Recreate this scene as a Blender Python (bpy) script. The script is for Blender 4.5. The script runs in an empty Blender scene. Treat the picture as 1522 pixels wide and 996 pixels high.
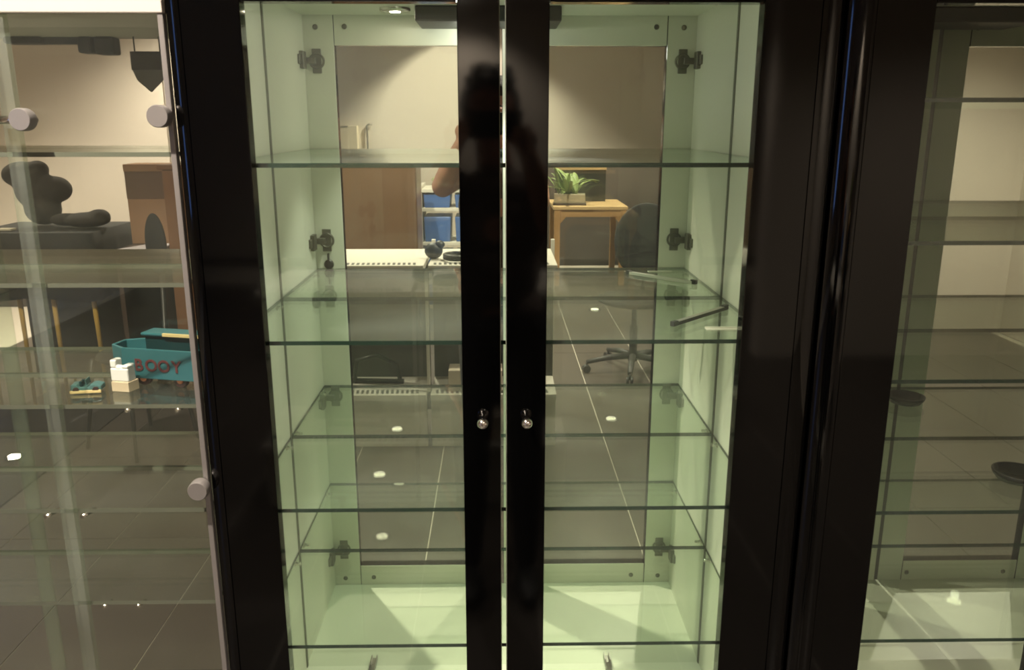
import bpy, bmesh, math, random
from mathutils import Vector, Matrix, Euler
random.seed(4)
S = bpy.context.scene
COL = S.collection
R = math.radians

# ------------------------------------------------------------------ camera
H = 1.55
cam_d = bpy.data.cameras.new('camera')
cam = bpy.data.objects.new('camera', cam_d); COL.objects.link(cam)
cam_d.sensor_fit = 'HORIZONTAL'; cam_d.sensor_width = 36.0
cam_d.lens = 1235.56 / 1522 * 36.0
cam_d.clip_start = 0.02; cam_d.clip_end = 60
cam.location = (0, -1.1, H)
PITCH, YAW = 0.2518, 0.0175
cam.rotation_euler = (math.pi/2 - PITCH, 0, -YAW)
S.camera = cam

# ------------------------------------------------------------------ world, exposure, sampling
w = bpy.data.worlds.new('world'); S.world = w; w.use_nodes = True
w.node_tree.nodes['Background'].inputs[0].default_value = (1.0, .86, .68, 1)
w.node_tree.nodes['Background'].inputs[1].default_value = 0.03
S.view_settings.view_transform = 'Standard'; S.view_settings.look = 'None'
S.view_settings.gamma = 1; S.view_settings.use_curve_mapping = False
S.view_settings.exposure = -0.12
cy = S.cycles
cy.max_bounces = 18; cy.glossy_bounces = 10; cy.diffuse_bounces = 4; cy.transmission_bounces = 6
cy.transparent_max_bounces = 48
cy.sample_clamp_indirect = 4.0; cy.blur_glossy = 1.0
cy.caustics_refractive = False
cy.filter_width = 2.0

# ------------------------------------------------------------------ helpers
def srgb(r, g, b):
    f = lambda c: c/255/12.92 if c/255 <= .04045 else ((c/255+.055)/1.055)**2.4
    return (f(r), f(g), f(b), 1)

def new_mat(name):
    m = bpy.data.materials.new(name); m.use_nodes = True
    nt = m.node_tree; p = nt.nodes['Principled BSDF']
    return m, nt, p

def mat(name, col, rough=.5, metal=0, spec=.5, coat=0, noise=0, scale=20, bump=0, emit=None, estr=0, stretch=None):
    m, nt, p = new_mat(name)
    p.inputs['Base Color'].default_value = col
    p.inputs['Roughness'].default_value = rough
    p.inputs['Metallic'].default_value = metal
    p.inputs['Specular IOR Level'].default_value = spec
    p.inputs['Coat Weight'].default_value = coat
    if noise or bump:
        tc = nt.nodes.new('ShaderNodeTexCoord'); mp = nt.nodes.new('ShaderNodeMapping')
        nt.links.new(tc.outputs['Object'], mp.inputs[0])
        if stretch: mp.inputs['Scale'].default_value = stretch
        n = nt.nodes.new('ShaderNodeTexNoise'); n.inputs['Scale'].default_value = scale; n.inputs['Detail'].default_value = 5
        nt.links.new(mp.outputs[0], n.inputs['Vector'])
        if noise:
            mx = nt.nodes.new('ShaderNodeMixRGB'); mx.blend_type = 'MIX'
            mx.inputs[1].default_value = tuple(c*(1-noise) for c in col[:3])+(1,)
            mx.inputs[2].default_value = tuple(min(1, c*(1+noise)) for c in col[:3])+(1,)
            nt.links.new(n.outputs['Fac'], mx.inputs[0]); nt.links.new(mx.outputs[0], p.inputs['Base Color'])
        if bump:
            b = nt.nodes.new('ShaderNodeBump'); b.inputs['Strength'].default_value = bump; b.inputs['Distance'].default_value = .002
            nt.links.new(n.outputs['Fac'], b.inputs['Height']); nt.links.new(b.outputs[0], p.inputs['Normal'])
    if emit:
        p.inputs['Emission Color'].default_value = emit; p.inputs['Emission Strength'].default_value = estr
    return m

def glass(name, tint, r0=.04, rough=0.0, smudge=0.0):
    """thin architectural glass: tinted transparency plus an angle-dependent mirror reflection"""
    m = bpy.data.materials.new(name); m.use_nodes = True
    nt = m.node_tree; nt.nodes.clear()
    L = nt.links.new
    out = nt.nodes.new('ShaderNodeOutputMaterial')
    tr = nt.nodes.new('ShaderNodeBsdfTransparent'); tr.inputs[0].default_value = tint
    gl = nt.nodes.new('ShaderNodeBsdfGlossy'); gl.inputs['Roughness'].default_value = rough
    gl.inputs[0].default_value = (.95, 1, .96, 1)
    geo = nt.nodes.new('ShaderNodeNewGeometry')
    dot = nt.nodes.new('ShaderNodeVectorMath'); dot.operation = 'DOT_PRODUCT'
    L(geo.outputs['Normal'], dot.inputs[0]); L(geo.outputs['Incoming'], dot.inputs[1])
    def mth(op, a, b=None):
        n = nt.nodes.new('ShaderNodeMath'); n.operation = op
        for i, v in enumerate((a, b)):
            if v is None: continue
            if isinstance(v, (int, float)): n.inputs[i].default_value = v
            else: L(v, n.inputs[i])
        return n.outputs[0]
    c = mth('ABSOLUTE', dot.outputs['Value'])
    k = mth('POWER', mth('SUBTRACT', 1.0, c), 5.0)
    fr = mth('ADD', mth('MULTIPLY', k, 1-r0), r0)
    mix = nt.nodes.new('ShaderNodeMixShader')
    L(fr, mix.inputs[0]); L(tr.outputs[0], mix.inputs[1]); L(gl.outputs[0], mix.inputs[2])
    last = mix.outputs[0]
    if smudge:
        df = nt.nodes.new('ShaderNodeBsdfDiffuse'); df.inputs[0].default_value = (.75, .8, .74, 1)
        tc = nt.nodes.new('ShaderNodeTexCoord'); n = nt.nodes.new('ShaderNodeTexNoise')
        n.inputs['Scale'].default_value = 6; n.inputs['Detail'].default_value = 6
        L(tc.outputs['Object'], n.inputs['Vector'])
        mr = nt.nodes.new('ShaderNodeMapRange'); mr.inputs[1].default_value = .35; mr.inputs[2].default_value = .75
        mr.inputs[3].default_value = smudge*.4; mr.inputs[4].default_value = smudge*1.6
        L(n.outputs['Fac'], mr.inputs[0])
        mx = nt.nodes.new('ShaderNodeMixShader'); L(mr.outputs[0], mx.inputs[0]); L(last, mx.inputs[1]); L(df.outputs[0], mx.inputs[2])
        last = mx.outputs[0]
    L(last, out.inputs[0])
    return m

def mirror_mat(name, tint):
    m = bpy.data.materials.new(name); m.use_nodes = True
    nt = m.node_tree; nt.nodes.clear()
    out = nt.nodes.new('ShaderNodeOutputMaterial'); gl = nt.nodes.new('ShaderNodeBsdfGlossy')
    gl.inputs[0].default_value = tint; gl.inputs['Roughness'].default_value = 0.0
    nt.links.new(gl.outputs[0], out.inputs[0]); return m

def box(bm, x0, x1, y0, y1, z0, z1, mi=0, M=None):
    vs = [bm.verts.new(Vector(v)) for v in ((x0,y0,z0),(x1,y0,z0),(x1,y1,z0),(x0,y1,z0),(x0,y0,z1),(x1,y0,z1),(x1,y1,z1),(x0,y1,z1))]
    if M is not None:
        for v in vs: v.co = M @ v.co
    fs = [bm.faces.new([vs[i] for i in q]) for q in ((0,3,2,1),(4,5,6,7),(0,1,5,4),(1,2,6,5),(2,3,7,6),(3,0,4,7))]
    for f in fs: f.material_index = mi
    return vs, fs   # faces: bottom, top, front(-y), right, back(+y), left

def lathe(bm, prof, n=20, M=None, mi=0, cap=True):
    """prof: (radius, height) along local z"""
    rings = []
    for r, h in prof:
        rg = []
        for i in range(n):
            a = 2*math.pi*i/n
            p = Vector((r*math.cos(a), r*math.sin(a), h))
            rg.append(bm.verts.new(M @ p if M is not None else p))
        rings.append(rg)
    for a, b in zip(rings, rings[1:]):
        for i in range(n):
            f = bm.faces.new((a[i], a[(i+1) % n], b[(i+1) % n], b[i])); f.material_index = mi; f.smooth = True
    if cap:
        f = bm.faces.new(rings[0][::-1]); f.material_index = mi
        f = bm.faces.new(rings[-1]); f.material_index = mi

def tube(bm, pts, r, n=10, mi=0, r2=None):
    pts = [Vector(p) for p in pts]
    rings = []
    for i, p in enumerate(pts):
        t = (pts[min(i+1, len(pts)-1)] - pts[max(i-1, 0)]).normalized()
        u = t.cross(Vector((0, 0, 1)))
        if u.length < 1e-3: u = t.cross(Vector((0, 1, 0)))
        u.normalize(); v = t.cross(u)
        rr = r if r2 is None else r + (r2-r)*i/(len(pts)-1)
        rings.append([bm.verts.new(p + (u*math.cos(2*math.pi*k/n) + v*math.sin(2*math.pi*k/n))*rr) for k in range(n)])
    for a, b in zip(rings, rings[1:]):
        for k in range(n):
            f = bm.faces.new((a[k], a[(k+1) % n], b[(k+1) % n], b[k])); f.smooth = True; f.material_index = mi
    for rg in (rings[0], rings[-1][::-1]):
        f = bm.faces.new(rg); f.material_index = mi

def ball(bm, c, rad, mi=0, seg=16, M=None):
    rx, ry, rz = rad if isinstance(rad, tuple) else (rad,)*3
    MM = Matrix.Translation(Vector(c)) @ (M or Matrix()) @ Matrix.Diagonal((rx, ry, rz, 1))
    r = bmesh.ops.create_uvsphere(bm, u_segments=seg, v_segments=max(6, seg//2+2), radius=1, matrix=MM)
    for v in r['verts']:
        for f in v.link_faces: f.smooth = True; f.material_index = mi

def prism(bm, pts, z0, z1, M=None, mi=0, smooth=False):
    a = [bm.verts.new(Vector((x, y, z0))) for x, y in pts]
    b = [bm.verts.new(Vector((x, y, z1))) for x, y in pts]
    n = len(pts)
    for i in range(n):
        f = bm.faces.new((a[i], a[(i+1) % n], b[(i+1) % n], b[i])); f.material_index = mi; f.smooth = smooth
    f = bm.faces.new(a[::-1]); f.material_index = mi
    f = bm.faces.new(b); f.material_index = mi
    if M is not None:
        for v in a+b: v.co = M @ v.co

def obj(name, bm, mats, parent=None, bevel=0, loc=None, seg=2):
    bmesh.ops.recalc_face_normals(bm, faces=bm.faces)
    me = bpy.data.meshes.new(name); bm.to_mesh(me); bm.free()
    o = bpy.data.objects.new(name, me); COL.objects.link(o)
    for m in (mats if isinstance(mats, (list, tuple)) else [mats]): me.materials.append(m)
    if parent: o.parent = parent
    if loc: o.location = loc
    if bevel:
        b = o.modifiers.new('bevel', 'BEVEL'); b.width = bevel; b.segments = seg; b.limit_method = 'ANGLE'; b.angle_limit = R(40)
    return o

def B(name, dims, mats, parent=None, bevel=0, M=None):
    bm = bmesh.new(); box(bm, *dims, M=M); return obj(name, bm, mats, parent, bevel)

def tag(o, label, cat=None, group=None, kind=None):
    if label: o['label'] = label
    if cat: o['category'] = cat
    if group: o['group'] = group
    if kind: o['kind'] = kind
    return o

def thing(name, label, cat, loc=(0, 0, 0), rz=0, group=None):
    o = bpy.data.objects.new(name, None); COL.objects.link(o); o.location = loc; o.rotation_euler = (0, 0, rz)
    o.empty_display_size = .05
    return tag(o, label, cat, group)

def struct(name, dims, m):
    o = B(name, dims, m); o['kind'] = 'structure'; return o

def copy_tree(o, parent=None):
    c = o.copy(); COL.objects.link(c); c.parent = parent
    for ch in list(o.children): copy_tree(ch, c)
    return c

# ------------------------------------------------------------------ materials
BLACK = mat('black_gloss', srgb(2, 2, 2), .06, spec=.38)
WHITE = mat('white_laminate', (.63, .64, .54, 1), .38, noise=.03, scale=3)
ROOMWALL = mat('beige_plaster', (.62, .56, .48, 1), .9, noise=.04, scale=4, bump=.1)
CEIL = mat('ceiling_paint', (.62, .56, .48, 1), .9, noise=.03, scale=5)
GROUT = mat('pale_grout', (.62, .57, .48, 1), .85, noise=.1, scale=30)
TILE = mat('dark_brown_tile', (.066, .056, .047, 1), .28, noise=.22, scale=2.2, bump=.08)
MIRROR = mirror_mat('silvered_mirror', (.86, .88, .84, 1))
DOORGLASS = glass('door_glass', (.965, .985, .955, 1), .03, smudge=.012)
SHELFGLASS = glass('shelf_glass', (.945, .97, .94, 1), .04, smudge=.014)
CASEGLASS = glass('case_glass', (.97, .975, .96, 1), .035, smudge=.006)
EDGE = mat('dark_green_glass_edge', (.008, .028, .018, 1), .12, spec=.8)
FROST = glass('frosted_glass_edge', (.90, .94, .88, 1), .05, smudge=.07)
PALEEDGE = mat('pale_green_glass_edge', (.14, .15, .115, 1), .2, spec=.8)
CHROME = mat('chrome', (.75, .72, .68, 1), .16, metal=1)
STEEL = mat('brushed_steel', (.42, .41, .38, 1), .35, metal=1)
SATIN = mat('satin_aluminium', (.27, .25, .24, 1), .35, metal=.5)
DARKMETAL = mat('dark_metal', (.05, .05, .045, 1), .4, metal=.6)
DARKPLAST = mat('dark_plastic', (.025, .025, .022, 1), .5)
GASKET = mat('grey_green_gasket', (.13, .135, .10, 1), .6)
HINGE = mat('hinge_metal', (.13, .13, .10, 1), .4, metal=.5)
SCREW = mat('screw_grey', (.14, .14, .11, 1), .4, metal=.7)

# ------------------------------------------------------------------ room shell
X0, X1, Y0, Y1, ZC = -4.6, 3.8, -8.0, 6.0, 2.75
floor_root = thing('floor', None, None)
floor_root['kind'] = 'structure'
B('floor_slab', (X0, X1, Y0, Y1, -.10, -.004), GROUT, floor_root)
tile_me = None
def add_tile(cx, cyy, sx=.3955, sy=.7955):
    global tile_me
    if tile_me is None:
        bm = bmesh.new(); vs, fs = box(bm, -sx/2, sx/2, -sy/2, sy/2, -.004, 0.0)
        bmesh.ops.recalc_face_normals(bm, faces=bm.faces)
        tile_me = bpy.data.meshes.new('tile'); bm.to_mesh(tile_me); bm.free(); tile_me.materials.append(TILE)
    o = bpy.data.objects.new('tile', tile_me); COL.objects.link(o); o.parent = floor_root
    o.location = (cx, cyy, 0)
for i in range(-8, 9):
    for j in range(-9, 8):
        x = -1.067 + .4*(i+2) + .2; y = .22 + .8*j + .4
        if y > 0 and (x > 0.2 or x < -4): continue
        if y < 0 and abs(x) > 2.1: continue
        if not (Y0 < y < Y1-.2): continue
        add_tile(x, y)
# outer field of the floor past the individual tiles
bm = bmesh.new()
for i in range(-8, 12):
    for j in range(-9, 8):
        x = -1.067 + .4*(i+2) + .2; y = .22 + .8*j + .4
        if not (X0+.2 < x < X1-.2 and Y0+.4 < y < Y1-.4): continue
        if (y > 0 and (x > 0.2 or x < -4)) or (y < 0 and abs(x) > 2.1):
            box(bm, x-.19775, x+.19775, y-.39775, y+.39775, -.004, 0)
o = obj('tile_field', bm, TILE, floor_root); o['kind'] = 'stuff'

struct('wall_rear', (X0-.1, X1+.1, Y0-.1, Y0, 0, ZC), ROOMWALL)          # behind the camera
struct('wall_front', (X0-.1, X1+.1, Y1, Y1+.1, 0, ZC), ROOMWALL)
struct('wall_left', (X0-.1, X0, Y0, Y1, 0, ZC), ROOMWALL)
struct('wall_right', (X1, X1+.1, Y0, Y1, 0, ZC), ROOMWALL)
struct('ceiling', (X0-.1, X1+.1, Y0-.1, Y1+.1, ZC, ZC+.1), CEIL)
struct('wall_partition', (-.40, X1, .42, .52, 0, ZC), ROOMWALL)             # backs the black cabinets
bm = bmesh.new(); box(bm, X0+.02, X1-.02, Y0, Y0+.015, 0, .09)
o = obj('baseboard_rear', bm, mat('baseboard_grey', srgb(70, 62, 54), .6)); o['kind'] = 'structure'
bm = bmesh.new(); box(bm, X0+.02, X1-.02, Y1-.015, Y1, 0, .09)
o = obj('baseboard_front', bm, bpy.data.materials['baseboard_grey']); o['kind'] = 'structure'
struct('wall_return', (1.75, X1, -4.45, -4.3, 0, ZC), ROOMWALL)
# blue glowing panel added out of view for the streaks on the posts
BLUE = mat('blue_glow_pane', (.02, .03, .06, 1), .1, emit=(.22, .40, 1.0, 1), estr=4.0)
FRAMEW = mat('glow_frame_paint', srgb(150, 140, 125), .5)
glow_panel = thing('blue_glow_panel_1', None, None); glow_panel['kind'] = 'structure'
B('glow_panel_frame', (X0, X0+.04, -5.6, -4.8, .7, 2.6), FRAMEW, glow_panel, .004)
for k, (ya, yb) in enumerate(((-5.54, -5.23), (-5.17, -4.86))):
    B('pane', (X0+.03, X0+.046, ya, yb, .76, 2.54), BLUE, glow_panel)

# ------------------------------------------------------------------ ceiling lights
GLOW = mat('lamp_glow', (1, .9, .75, 1), .5, emit=(1.0, .86, .66, 1), estr=170)
LIGHT_GAIN = 4.0
def downlight(x, y, label, energy, size=75, tilt=(0, 0), radius=.04, blend=.6, col=(1, .88, .74)):
    t = thing('downlight', label, 'ceiling light', (x, y, ZC), 0)
    bm = bmesh.new(); lathe(bm, [(.062, 0), (.062, -.012), (.045, -.012), (.040, -.004), (.040, 0)], 24, cap=False)
    obj('trim_ring', bm, SATIN, t)
    bm = bmesh.new(); lathe(bm, [(.039, -.006), (.037, -.013)], 24); obj('lens', bm, GLOW, t)
    ld = bpy.data.lights.new('downlight_beam', 'SPOT'); ld.energy = energy*LIGHT_GAIN; ld.spot_size = R(size); ld.spot_blend = blend
    ld.shadow_soft_size = radius*.6; ld.color = col
    lo = bpy.data.objects.new('downlight_beam', ld); COL.objects.link(lo); lo.parent = t; lo.location = (0, 0, -.05)
    lo.rotation_euler = (R(tilt[0]), R(tilt[1]), 0)
    return t
LIGHTS = [
 (-.80, -3.45, 'ceiling downlight above the slotted shelving unit, nearer the cabinets', 75, 110, (0, 0)),
 (-.78, -4.30, 'ceiling downlight above the tall brown cupboard', 70, 110, (0, 0)),
 (.90, -4.50, 'ceiling downlight over the aisle in front of the wooden table', 70, 110, (0, 0)),
 (.95, -6.20, 'ceiling downlight above the wooden table with the plant', 80, 110, (0, 0)),
 (-.35, -7.35, 'ceiling downlight washing the rear beige wall left of the table', 90, 110, (-14, 0)),
 (-.75, -.70, 'ceiling downlight close in front of the frameless glass case', 90, 90, (12, 0)),
 (2.7, -2.6, 'added unseen downlight to brighten the short return wall on the right', 62, 140, (0, 0)),  # added lamp, out of view, brightens the return wall
 (.75, -1.9, 'ceiling downlight behind the photographer on the right', 60, 120, (0, 0)),
 (-2.6, -2.4, 'ceiling downlight on the left side of the room behind the photographer', 60, 120, (0, 0)),
 (-2.25, 1.7, 'ceiling downlight over the open floor behind the glass case', 62, 120, (0, 0)),
 (-1.75, 4.9, 'ceiling downlight close to the wall behind the cardboard box', 130, 130, (16, 0)),
 (-3.4, 4.4, 'ceiling downlight over the black table with the dark bundles', 50, 110, (0, 0)),
]
for x, y, lab, e, sz, tl in LIGHTS: downlight(x, y, lab, e, sz, tl)

# ------------------------------------------------------------------ the two black cabinets
D = .3202
def by_normal(bm, faces, fn):
    bm.normal_update()
    for f in faces: f.material_index = fn(f)

def make_cabinet(label, ox, shelves, post_l, post_r, lit):
    cab = thing('display_cabinet', label, 'cabinet', (ox, .16, 0), 0, None)
    P = cab
    def part(name, bm, mats, parent=P, bevel=0):
        o = obj(name, bm, mats, parent, bevel); return o
    oy = -.16
    T = Matrix.Translation((0, oy, 0))
    wl, wr, zf, zc = -.3758, .3921, .5168, 1.7487
    yb = D + .02
    # side panels: white inside, black outside
    for s, xi, xo in ((-1, wl, wl-.0155), (1, wr, wr+.0155)):
        bm = bmesh.new(); a, b = sorted((xi, xo))
        vs, fs = box(bm, a, b, .0245+oy, yb+oy, .02, 1.80)
        for f in fs: f.material_index = 1
        (fs[3] if s < 0 else fs[5]).material_index = 0
        part('side_panel', bm, [WHITE, BLACK])
    # shaped corner posts (convex quarter-round front)
    for s, xa, wd in ((-1, -.3925, post_l), (1, .4085, post_r)):
        pts = [(0, 0.0)]; am = math.asin(min(1, (wd-.001)/.050))
        for k in range(1, 15):
            a = am*k/14
            pts.append((.050*math.sin(a), .050*(1-math.cos(a))))
        y_e = .050*(1-math.cos(am)); pts += [(wd-.0003, y_e+.001), (wd, y_e+.003)]
        pts += [(wd, .05), (wd, D+.02), (.0, D+.02)]
        bm = bmesh.new(); prism(bm, [(xa + s*x, y+oy) for x, y in pts], .02, 1.82, smooth=False)
        for f in bm.faces:
            if abs(f.normal.z) < .5: pass
        o = part('corner_post', bm, BLACK)
        for f in o.data.polygons: f.use_smooth = len(f.vertices) == 4
        m_ = o.modifiers.new('edges', 'EDGE_SPLIT'); m_.split_angle = R(35)
    # top, bottom, plinth, crown
    bm = bmesh.new(); vs, fs = box(bm, wl, wr, .0245+oy, yb+oy, zc, zc+.018)
    for f in fs: f.material_index = 1
    fs[0].material_index = 0
    part('top_panel', bm, [WHITE, BLACK])
    bm = bmesh.new(); vs, fs = box(bm, wl, wr, .0245+oy, yb+oy, zf-.02, zf)
    for f in fs: f.material_index = 1
    fs[1].material_index = 0
    part('bottom_panel', bm, [WHITE, BLACK])
    bm = bmesh.new(); box(bm, wl-.015, wr+.015, oy-.004, .02+oy, 1.774, 1.84); part('crown', bm, BLACK, bevel=.004)
    bm = bmesh.new(); box(bm, wl-.015, wr+.015, oy+.002, .02+oy, .02, .485); part('lower_front', bm, BLACK, bevel=.004)
    # mirror back
    bm = bmesh.new(); vs, fs = box(bm, wl+.0005, wr-.0005, D+oy, D+.006+oy, zf, zc)
    for f in fs: f.material_index = 1
    fs[2].material_index = 0
    part('mirror_back', bm, [MIRROR, DARKPLAST])
    for x0_, x1_ in ((wl, wl+.0020), (wr-.0020, wr)):
        bm = bmesh.new(); box(bm, x0_, x1_, D-.004+oy, D-.0003+oy, zf, zc); part('mirror_gasket', bm, GASKET)
    for x in (-.247, .213):
        bm = bmesh.new()
        box(bm, x-.006, x+.006, D-.022+oy, D-.0005+oy, zf, zf+.002); box(bm, x-.006, x-.004, D-.022+oy, D-.0005+oy, zf, zf+.009)
        box(bm, x+.004, x+.006, D-.022+oy, D-.0005+oy, zf, zf+.009)
        part('mirror_clip', bm, STEEL)
    # glass shelves and pins
    for z in shelves:
        bm = bmesh.new(); vs, fs = box(bm, wl+.001, wr-.001, .0125+.012+oy, D-.001+oy, z-.006, z)
        for f in fs: f.material_index = 1
        fs[0].material_index = 0; fs[1].material_index = 0
        part('glass_shelf', bm, [SHELFGLASS, EDGE])
        for x, s in ((wl, 1), (wr, -1)):
            for y in (.06, D-.035):
                bm = bmesh.new()
                lathe(bm, [(.0032, 0), (.0032, .011), (.0024, .012)], 10, Matrix.Translation((x, y+oy, z-.0095)) @ Matrix.Rotation(R(90*s), 4, 'Y'))
                lathe(bm, [(.0055, 0), (.0055, .0015)], 10, Matrix.Translation((x, y+oy, z-.0095)) @ Matrix.Rotation(R(90*s), 4, 'Y'))
                part('shelf_pin', bm, CHROME)
    # doors
    zt, zb, zt2, zb2 = 1.6932, .5642, 1.770, .488
    for s, xo, xg, xgi, xi in ((-1, -.3920, -.3175, -.0495, .0040), (1, .4080, .3346, .0663, .0108)):
        def bar(bm, x0, x1, z0, z1):
            x0, x1 = sorted((x0, x1))
            vs, fs = box(bm, x0, x1, oy, .0235+oy, z0, z1)
            for f in fs: f.material_index = 1
            fs[4].material_index = 0
            return fs
        bm = bmesh.new()
        bar(bm, xo, xg, zb2, zt2); q = bar(bm, xgi, xi, zb2, zt2); q[3 if s < 0 else 5].material_index = 2
        e = .0006*(1 if s < 0 else -1)
        bar(bm, xg+e, xgi-e, zt, zt2); bar(bm, xg+e, xgi-e, zb2, zb)
        door = obj('door', bm, [WHITE, BLACK, GASKET], P, .0009, seg=1)
        a, b = sorted((xg, xgi))
        bm = bmesh.new(); box(bm, a-.006, b+.006, .010+oy, .014+oy, zb-.006, zt+.006); obj('pane', bm, DOORGLASS, door)
        # knob
        kx = -.0215 if s < 0 else .0395
        bm = bmesh.new(); lathe(bm, [(.0035, 0), (.0035, .008), (.0055, .011), (.0078, .016), (.0080, .020), (.0066, .0245), (.003, .027), (.0008, .0275)], 24,
                                Matrix.Translation((kx, oy, 1.146)) @ Matrix.Rotation(R(90), 4, 'X'))
        obj('knob', bm, CHROME, door)
        # concealed cup hinges on the inner face (seen in the mirror)
        hx = -.352 if s < 0 else .3665
        for z in (1.664, 1.312, .974, .606):
            bm = bmesh.new()
            Mh = Matrix.Translation((hx, .0235+oy, z)) @ Matrix.Rotation(R(-90), 4, 'X')
            box(bm, hx-.009, hx+.009, .0235+oy, .0255+oy, z-.023, z+.023)
            lathe(bm, [(.0155, .0), (.0155, .004), (.0125, .004), (.0115, .0015)], 20, Mh, cap=False)
            lathe(bm, [(.0115, .0015), (.0001, .0016)], 20, Mh, mi=1, cap=False)
            xx = wl if s < 0 else wr
            a, b = sorted((hx, xx - s*.004)); box(bm, a, b, .030+oy, .040+oy, z-.006, z+.006)
            a, b = sorted((xx, xx - s*.004)); box(bm, a, b, .030+oy, .085+oy, z-.009, z+.009)
            box(bm, a if s < 0 else a-.004, b+.004 if s < 0 else b, .045+oy, .07+oy, z-.016, z+.016)
            obj('hinge', bm, [HINGE, STEEL], door, .0008, seg=1)
        for sx_, sz_ in ((hx, 1.727), (xg+(.022 if s < 0 else -.022), 1.728), (xgi-(.012 if s < 0 else -.012), 1.728), (hx, .533), (xg+(.030 if s < 0 else -.030), .535), (xgi-(.012 if s < 0 else -.012), .535)):
            bm = bmesh.new(); lathe(bm, [(.0052, 0), (.0050, .0012), (.0012, .0004)], 14, Matrix.Translation((sx_, .0235+oy, sz_)) @ Matrix.Rotation(R(-90), 4, 'X'))
            obj('screw', bm, SCREW, door)
    # small turn catch on the left door
    bm = bmesh.new()
    lathe(bm, [(.010, 0), (.010, .004), (.007, .006)], 16, Matrix.Translation((-.350, .0235+oy, 1.262)) @ Matrix.Rotation(R(-90), 4, 'X'))
    box(bm, -.3515, -.3485, .024+oy, .032+oy, 1.262, 1.285)
    part('door_catch', bm, DARKMETAL)
    # lamp housing under the cabinet top
    bm = bmesh.new(); box(bm, -.145, .116, .040+oy, .172+oy, 1.722, zc); part('light_housing', bm, DARKPLAST, bevel=.003)
    bm = bmesh.new(); lathe(bm, [(.028, 0), (.028, -.005), (.012, -.007), (.011, -.004)], 24, Matrix.Translation((-.184, .130+oy, zc)), cap=False)
    puck = part('puck_lamp', bm, CHROME)
    if lit:
        bm = bmesh.new(); lathe(bm, [(.011, -.004), (.009, -.007), (.001, -.008)], 20, Matrix.Translation((-.184, .130+oy, zc)))
        obj('bulb', bm, GLOW, puck)
    return cab

cab1 = make_cabinet('glossy black display cabinet with two glass doors, lit white inside, mirror back, in the centre', 0,
                    (1.4963, 1.2530, .9983, .7695), .0165, .032, True)
cab2 = make_cabinet('unlit black display cabinet with glass doors standing at the right edge', .8683,
                    (1.580, 1.391, 1.192, .987, .769), .032, .032, False)

def point(name, parent_thing, loc, energy, size, col, spot=None):
    ld = bpy.data.lights.new(name, 'SPOT' if spot else 'POINT'); ld.energy = energy*LIGHT_GAIN; ld.shadow_soft_size = size; ld.color = col
    if spot: ld.spot_size = R(spot); ld.spot_blend = .5
    lo = bpy.data.objects.new(name, ld); COL.objects.link(lo); lo.parent = parent_thing
    lo.location = Vector(loc) - Vector(parent_thing.location)
    return lo
LAMP_A, LAMP_B, LAMP_C = 2.8, 5.4, .22
point('puck_beam', cab1, (-.184, .130, 1.735), LAMP_A, .012, (1, .97, .90), 66)
point('housing_beam', cab1, (.06, .10, 1.712), LAMP_B, .02, (1, .97, .90), 62)
point('fill_light', cab1, (-.05, .10, 1.715), LAMP_C, .02, (1, .97, .90))  # added weak fill light, no lamp part glows here

# ------------------------------------------------------------------ items in the cabinets
bm = bmesh.new()
L = Vector((.384-.262, .215-.09, 0)); ln = L.length
Mb = Matrix.Translation((.262, .10, 1.2535)) @ Matrix.Rotation(math.atan2(L.y, L.x), 4, 'Z')
box(bm, 0, ln*.9, -.001, .004, .001, .006, 0, Mb); box(bm, .006, ln*.9-.006, .004, .006, .0, .0060, 0, Mb)
box(bm, .004, ln*.9-.004, -.0022, -.0010, .0, .0055, 1, Mb)  # dark front strip paints the unlit side of the bar
box(bm, -.002, .010, -.0025, .005, .0, .0075, 1, Mb); box(bm, ln*.9-.010, ln*.9+.002, -.0025, .005, 0, .0085, 1, Mb)
o = obj('metal_bar', bm, [mat('bright_steel', (.62, .60, .55, 1), .3, metal=.85), DARKMETAL], None, .0005)
tag(o, 'slim metal bar with its front coloured dark for shade lying diagonally on the second glass shelf, right side', 'metal bar')
bm = bmesh.new(); box(bm, .305, .352, .074, .086, 1.2535, 1.2550); box(bm, .305, .352, .084, .086, 1.2550, 1.2565)
o = obj('label_strip', bm, mat('white_plastic', (.55, .55, .45, 1), .35), None, .0004)
tag(o, 'short white plastic strip at the front right end of the second glass shelf', 'strip')

bm = bmesh.new()
lathe(bm, [(.020, 0), (.030, .002), (.036, .010), (.038, .016), (.035, .016), (.030, .006), (.001, .005)], 28, cap=False)
o = obj('shallow_dish', bm, mat('dark_glaze', (.03, .032, .028, 1), .25, noise=.3, scale=40), None)
o.location = (.838, .13, .9878)
tag(o, 'dark shallow round dish on a shelf of the unlit right cabinet', 'dish')

# ------------------------------------------------------------------ frameless glass case on the left
case = thing('glass_display_case', 'frameless glass display case with white top and round chrome fittings at the left', 'cabinet', (-.80, .16, 0))
CX, CY = -.80, .16
def cB(name, dims, m, bevel=0, parent=None):
    x0, x1, y0, y1, z0, z1 = dims
    bm = bmesh.new(); box(bm, x0-CX, x1-CX, y0-CY, y1-CY, z0, z1); return obj(name, bm, m, parent or case, bevel)
WTOP = mat('warm_white_paint', (.46, .41, .37, 1), .45)
SOFFIT = mat('soffit_grey', (.66, .60, .52, 1), .6, noise=.05)
xr = -.4200
bm = bmesh.new(); vs, fs = box(bm, -1.35-CX, -.411-CX, -.004-CY, .334-CY, 1.679, 1.76)
for f in fs: f.material_index = 0
fs[0].material_index = 1
obj('top_panel', bm, [WTOP, SOFFIT], case, .0015)
cB('corner_strip', (-.4188, -.4115, -.002, .010, .12, 1.679), SATIN, .0012)
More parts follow.
